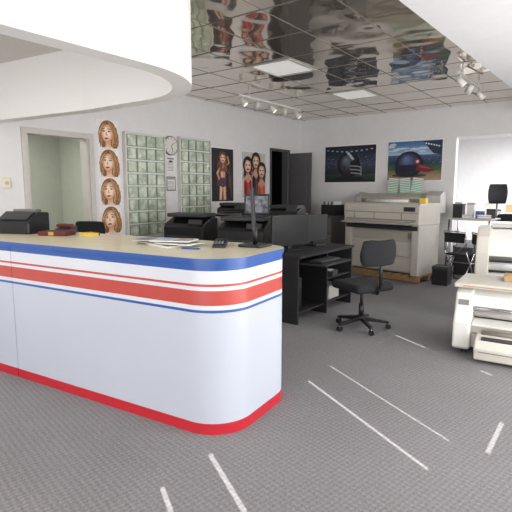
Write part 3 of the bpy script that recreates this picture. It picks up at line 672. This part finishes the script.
folding_chair((-1.95,8.28,0),math.radians(75),"chrome folding chair in front of the work table")
stackbox((-2.12,7.88,0.0),(0.24,0.26,0.30),black,dgray,"small black case on the carpet by the copier")

# closed off-white wide-format printer behind the old printer
Q=thing("document_feeder_machine","bulky closed cream wide-format printer with side housings and rollers","printer",(-0.78,6.15,0),math.radians(8))
for x in(-0.40,0.40): MB().prism([(-0.30,0.03),(0.28,0.03),(0.28,1.08),(-0.10,1.08),(-0.24,0.98),(-0.30,0.80)],'x',x-0.07,x+0.07,beigel).obj("side_housing",Q,bevel=0.015,seg=3)
MB().box((0,0.0,0.27),(0.68,0.52,0.50),beige).obj("lower_body",Q,bevel=0.006)
MB().box((0,0.03,0.62),(0.68,0.42,0.20),dgray).obj("roll_recess",Q)
MB().box((0,-0.25,0.56),(0.68,0.10,0.03),white).obj("paper_tray",Q,bevel=0.004)
MB().prism([(-0.22,0.74),(0.26,0.74),(0.26,1.06),(-0.06,1.06),(-0.20,0.94)],'x',-0.34,0.34,white).obj("top_cover",Q,bevel=0.008)
MB().cyl((-0.34,-0.22,0.65),(0.34,-0.22,0.65),0.045,paper,seg=20).obj("roller",Q)
MB().cyl((-0.34,-0.26,0.745),(0.34,-0.26,0.745),0.022,mgray,seg=20).obj("roller",Q)
for z in(0.16,0.37): 
    dr=MB().box((0,-0.264,z),(0.66,0.016,0.18),lgray).obj("drawer_front",Q,bevel=0.004); MB().box((0,-0.275,z+0.05),(0.16,0.01,0.018),mgray).obj("handle",dr)
stackbox((-0.86,6.2,1.08),(0.5,0.3,0.05),lgray,white,"flat pale tray resting on the cream printer",rot=0.1)

# old white printer on the floor at the right
Q=thing("floor_plotter","old boxy cream printer on the carpet with solid ends","printer",(-0.62,4.98,0),math.radians(4))
prof=[(-0.40,0.05),(0.30,0.05),(0.30,0.61),(-0.22,0.61),(-0.33,0.56),(-0.37,0.40),(-0.42,0.30),(-0.42,0.08)]
for a,b_ in((-0.51,-0.36),(0.36,0.51)): MB().prism(prof,'x',a,b_,white).obj("end_housing",Q,bevel=0.02,seg=3)
MB().box((0,-0.02,0.17),(0.73,0.62,0.22),beigel).obj("lower_body",Q,bevel=0.006)
MB().prism([(-0.30,0.44),(0.28,0.44),(0.28,0.60),(-0.20,0.60),(-0.29,0.54)],'x',-0.362,0.362,white).obj("upper_cover",Q,bevel=0.008)
MB().box((0,0.05,0.36),(0.722,0.46,0.16),dgray).obj("roller_recess",Q)
MB().cyl((-0.362,-0.22,0.375),(0.362,-0.22,0.375),0.042,lgray,seg=24).obj("platen_roller",Q)
MB().cyl((-0.362,-0.30,0.425),(0.362,-0.30,0.425),0.014,chrome,seg=16).obj("paper_bar",Q)
MB().box((0,-0.31,0.30),(0.71,0.16,0.018),white,Matrix.Rotation(0.18,3,'X')).obj("paper_tray",Q,bevel=0.003)
MB().box((0.0,-0.332,0.20),(0.70,0.008,0.010),mgray).obj("body_seam",Q)
MB().cyl((-0.51,-0.16,0.40),(-0.53,-0.16,0.40),0.035,mgray,seg=20).obj("platen_knob",Q)
MB().box((-0.435,-0.352,0.48),(0.09,0.006,0.05),mgray,Matrix.Rotation(-0.2,3,'X')).obj("button_panel",Q)
for x in(-0.42,0.42):
    for y in(-0.28,0.2): MB().cyl((x,y,0.0),(x,y,0.06),0.03,dgray).obj("foot",Q)
m=MB(); m.prism([(-0.58,0.03),(-0.34,0.03),(-0.34,0.22),(-0.42,0.24),(-0.55,0.20),(-0.60,0.14)],'x',-0.30,0.36,beigel); m.obj("lower_unit",Q,bevel=0.015,seg=3)
MB().cyl((-0.26,-0.44,0.245),(0.32,-0.44,0.245),0.022,beiged,seg=20).obj("lower_roller",Q)
MB().box((0.03,-0.525,0.212),(0.56,0.05,0.010),dgray,Matrix.Rotation(0.30,3,'X')).obj("lower_slot",Q)
MB().box((0.03,-0.598,0.11),(0.58,0.008,0.006),mgray).obj("panel_seam",Q)
Bd=thing("scanner_lid_panel","wide cream lid panel lying on the old printer","lid",(-0.62,4.98,0.61),math.radians(4))
MB().box((0,-0.02,0.02),(1.06,0.62,0.04),beigel).obj("panel",Bd,bevel=0.012,seg=3); MB().box((0,-0.332,0.018),(0.9,0.006,0.010),tan).obj("lid_seam",Bd)
stackbox((-0.50,5.08,0.65),(0.55,0.24,0.05),tan,tan,"flat tan box on the cream lid",rot=0.1)

# ------------------------------------------------------------ back room contents
def office_table(loc,wx,wy,h,label):
    Tb=thing("office_table",label,"table",loc,0)
    MB().box((0,0,h-0.015),(wx,wy,0.03),white).obj("tabletop",Tb,bevel=0.004)
    for sx in(-1,1):
        for sy in(-1,1): MB().cyl((sx*(wx/2-.05),sy*(wy/2-.05),0),(sx*(wx/2-.05),sy*(wy/2-.05),h-0.03),0.018,dgray).obj("leg",Tb)
office_table((-1.95,10.2,0),1.5,0.7,0.95,"white table with clutter in the bright back room")
office_table((-2.3,11.9,0),1.8,0.8,1.0,"second long white table in the bright back room")
clut=[(-0.64,0.1,(0.16,0.2,0.24),black,dgray,"tall black box on back room table"),(-0.44,-0.1,(0.18,0.2,0.12),paper,white,"white box on back room table"),(-0.20,0.14,(0.16,0.18,0.16),bluep,paper,"blue carton on back room table"),(-0.02,-0.12,(0.16,0.2,0.08),mgray,lgray,"flat grey box on back room table"),(0.16,0.1,(0.12,0.14,0.18),paper,dgray,"white box with dark lid on back room table"),(0.36,0.1,(0.14,0.16,0.12),redp,paper,"red carton on back room table"),(0.60,0.0,(0.2,0.2,0.14),dgray,black,"dark grey box on back room table")]
for x,y,s,a,b_,l in clut: stackbox((-1.95+x,10.2+y,0.95),s,a,b_,l,rot=0.2*math.sin(x*9))
clut=[(-0.7,0.0,(0.3,0.3,0.22),dgray,mgray,"dark box on second back room table"),(-0.3,0.1,(0.24,0.24,0.14),paper,white,"white box on second back room table"),(0.1,0.0,(0.26,0.26,0.26),lgray,white,"pale machine box on second back room table"),(0.5,0.05,(0.2,0.2,0.18),tan,tan,"brown carton on second back room table")]
for x,y,s,a,b_,l in clut: stackbox((-2.3+x,11.9+y,1.0),s,a,b_,l,rot=0.3*math.sin(x*7))
sheetpile((-1.75,9.98,0.95),0.2,"loose white sheets on back room table",4,0.2,0.14)
stackbox((-2.3,10.2,0),(0.4,0.4,0.4),black,dgray,"black crate under back room table")
stackbox((-1.7,10.3,0),(0.35,0.4,0.36),redp,dgray,"red crate under back room table")
office_chair((-1.90,10.95,0),math.radians(-75),"tall black drafting chair in the bright back room",0.98,1.42,0.38,0.42)
office_chair((-1.55,9.55,0),math.radians(120),"black office chair at the back room table",0.5,0.92,0.46,0.34)

# ------------------------------------------------------------ track lights
def track(loc,ln,nsp,label):
    Tk=thing("track_light",label,"track light",loc,0)
    MB().box((0,0,0),(0.035,ln,0.03),white).obj("rail",Tk)
    for s in(-1,1): MB().cyl((0,s*ln*0.35,0.0),(0,s*ln*0.35,0.10),0.008,white).obj("stem",Tk)
    for k in range(nsp):
        y=-ln/2+0.1+(ln-0.2)*k/(nsp-1)
        m=MB(); m.cyl((0,y,-0.01),(0,y,-0.06),0.01,white); a=Vector((0.5*(-1)**k,0.3,-0.6)).normalized(); c=Vector((0,y,-0.08))
        m.cyl(c-a*0.05,c+a*0.07,0.032,white,r2=0.045); sp=m.obj("spotlight",Tk)
        MB().cyl(c+a*0.066,c+a*0.073,0.036,lampglow).obj("bulb",sp)
track((-4.60,6.65,HC-0.10),1.75,5,"white ceiling track with five small spotlights")
track((-1.62,6.9,HC-0.10),1.25,3,"short white ceiling track with three small spotlights")

# ------------------------------------------------------------ lights
def area(name,loc,size,target,power,col=(1,1,1)):
    l=bpy.data.lights.new(name,'AREA'); l.shape='RECTANGLE'; l.size=size[0]; l.size_y=size[1]; l.energy=power; l.color=col
    o=bpy.data.objects.new(name,l); sc.collection.objects.link(o); o.location=loc
    o.rotation_euler=(Vector(target)-Vector(loc)).to_track_quat('-Z','Y').to_euler(); return o
area("window_daylight_south",(-0.8,-2.8,1.5),(5.0,2.4),(-1.5,6,1.3),170,(0.985,0.99,1.0))
area("window_daylight_east",(1.9,4.6,1.5),(6.4,2.2),(-4,5.0,1.2),245,(0.99,0.993,1.0))
area("ceiling_fill_upward",(1.5,3.6,0.9),(1.0,6),(0.4,3.9,2.75),90,(1.0,1.0,1.0))  # added fill aimed up to brighten the lowered ceiling, not a window
area("soffit_fill",(-3.9,0.3,2.74),(1.6,1.6),(-3.9,0.3,0),44,(1.0,0.985,0.96))  # unseen lamp added to brighten the inside of the soffit band
area("back_room_light",(-0.8,12.2,2.9),(3,3),(-0.8,12.2,0),430,(0.97,0.99,1))
area("side_room_light",(-6.9,3.3,2.6),(0.8,0.8),(-6.9,3.3,0),36,(1,0.99,0.96))
s=bpy.data.lights.new("sun","SUN"); s.energy=13; s.angle=0.0012; s.color=(1,0.97,0.94)
so=bpy.data.objects.new("sun",s); sc.collection.objects.link(so); so.location=(4,0,4)
so.rotation_euler=Vector((-A_,B_,-TE)).to_track_quat('-Z','Y').to_euler()
wd=bpy.data.worlds.new("world"); sc.world=wd; wd.use_nodes=True; wd.node_tree.nodes["Background"].inputs[0].default_value=(0.8,0.88,1,1); wd.node_tree.nodes["Background"].inputs[1].default_value=1.0

# ------------------------------------------------------------ camera
cd=bpy.data.cameras.new("camera"); cd.sensor_width=36; cd.lens=36*480/512
cam=bpy.data.objects.new("camera",cd); sc.collection.objects.link(cam); cam.location=(0,0,1.5)
cam.rotation_euler=(math.pi/2-math.atan(66/480),0,math.radians(36.5)); sc.camera=cam
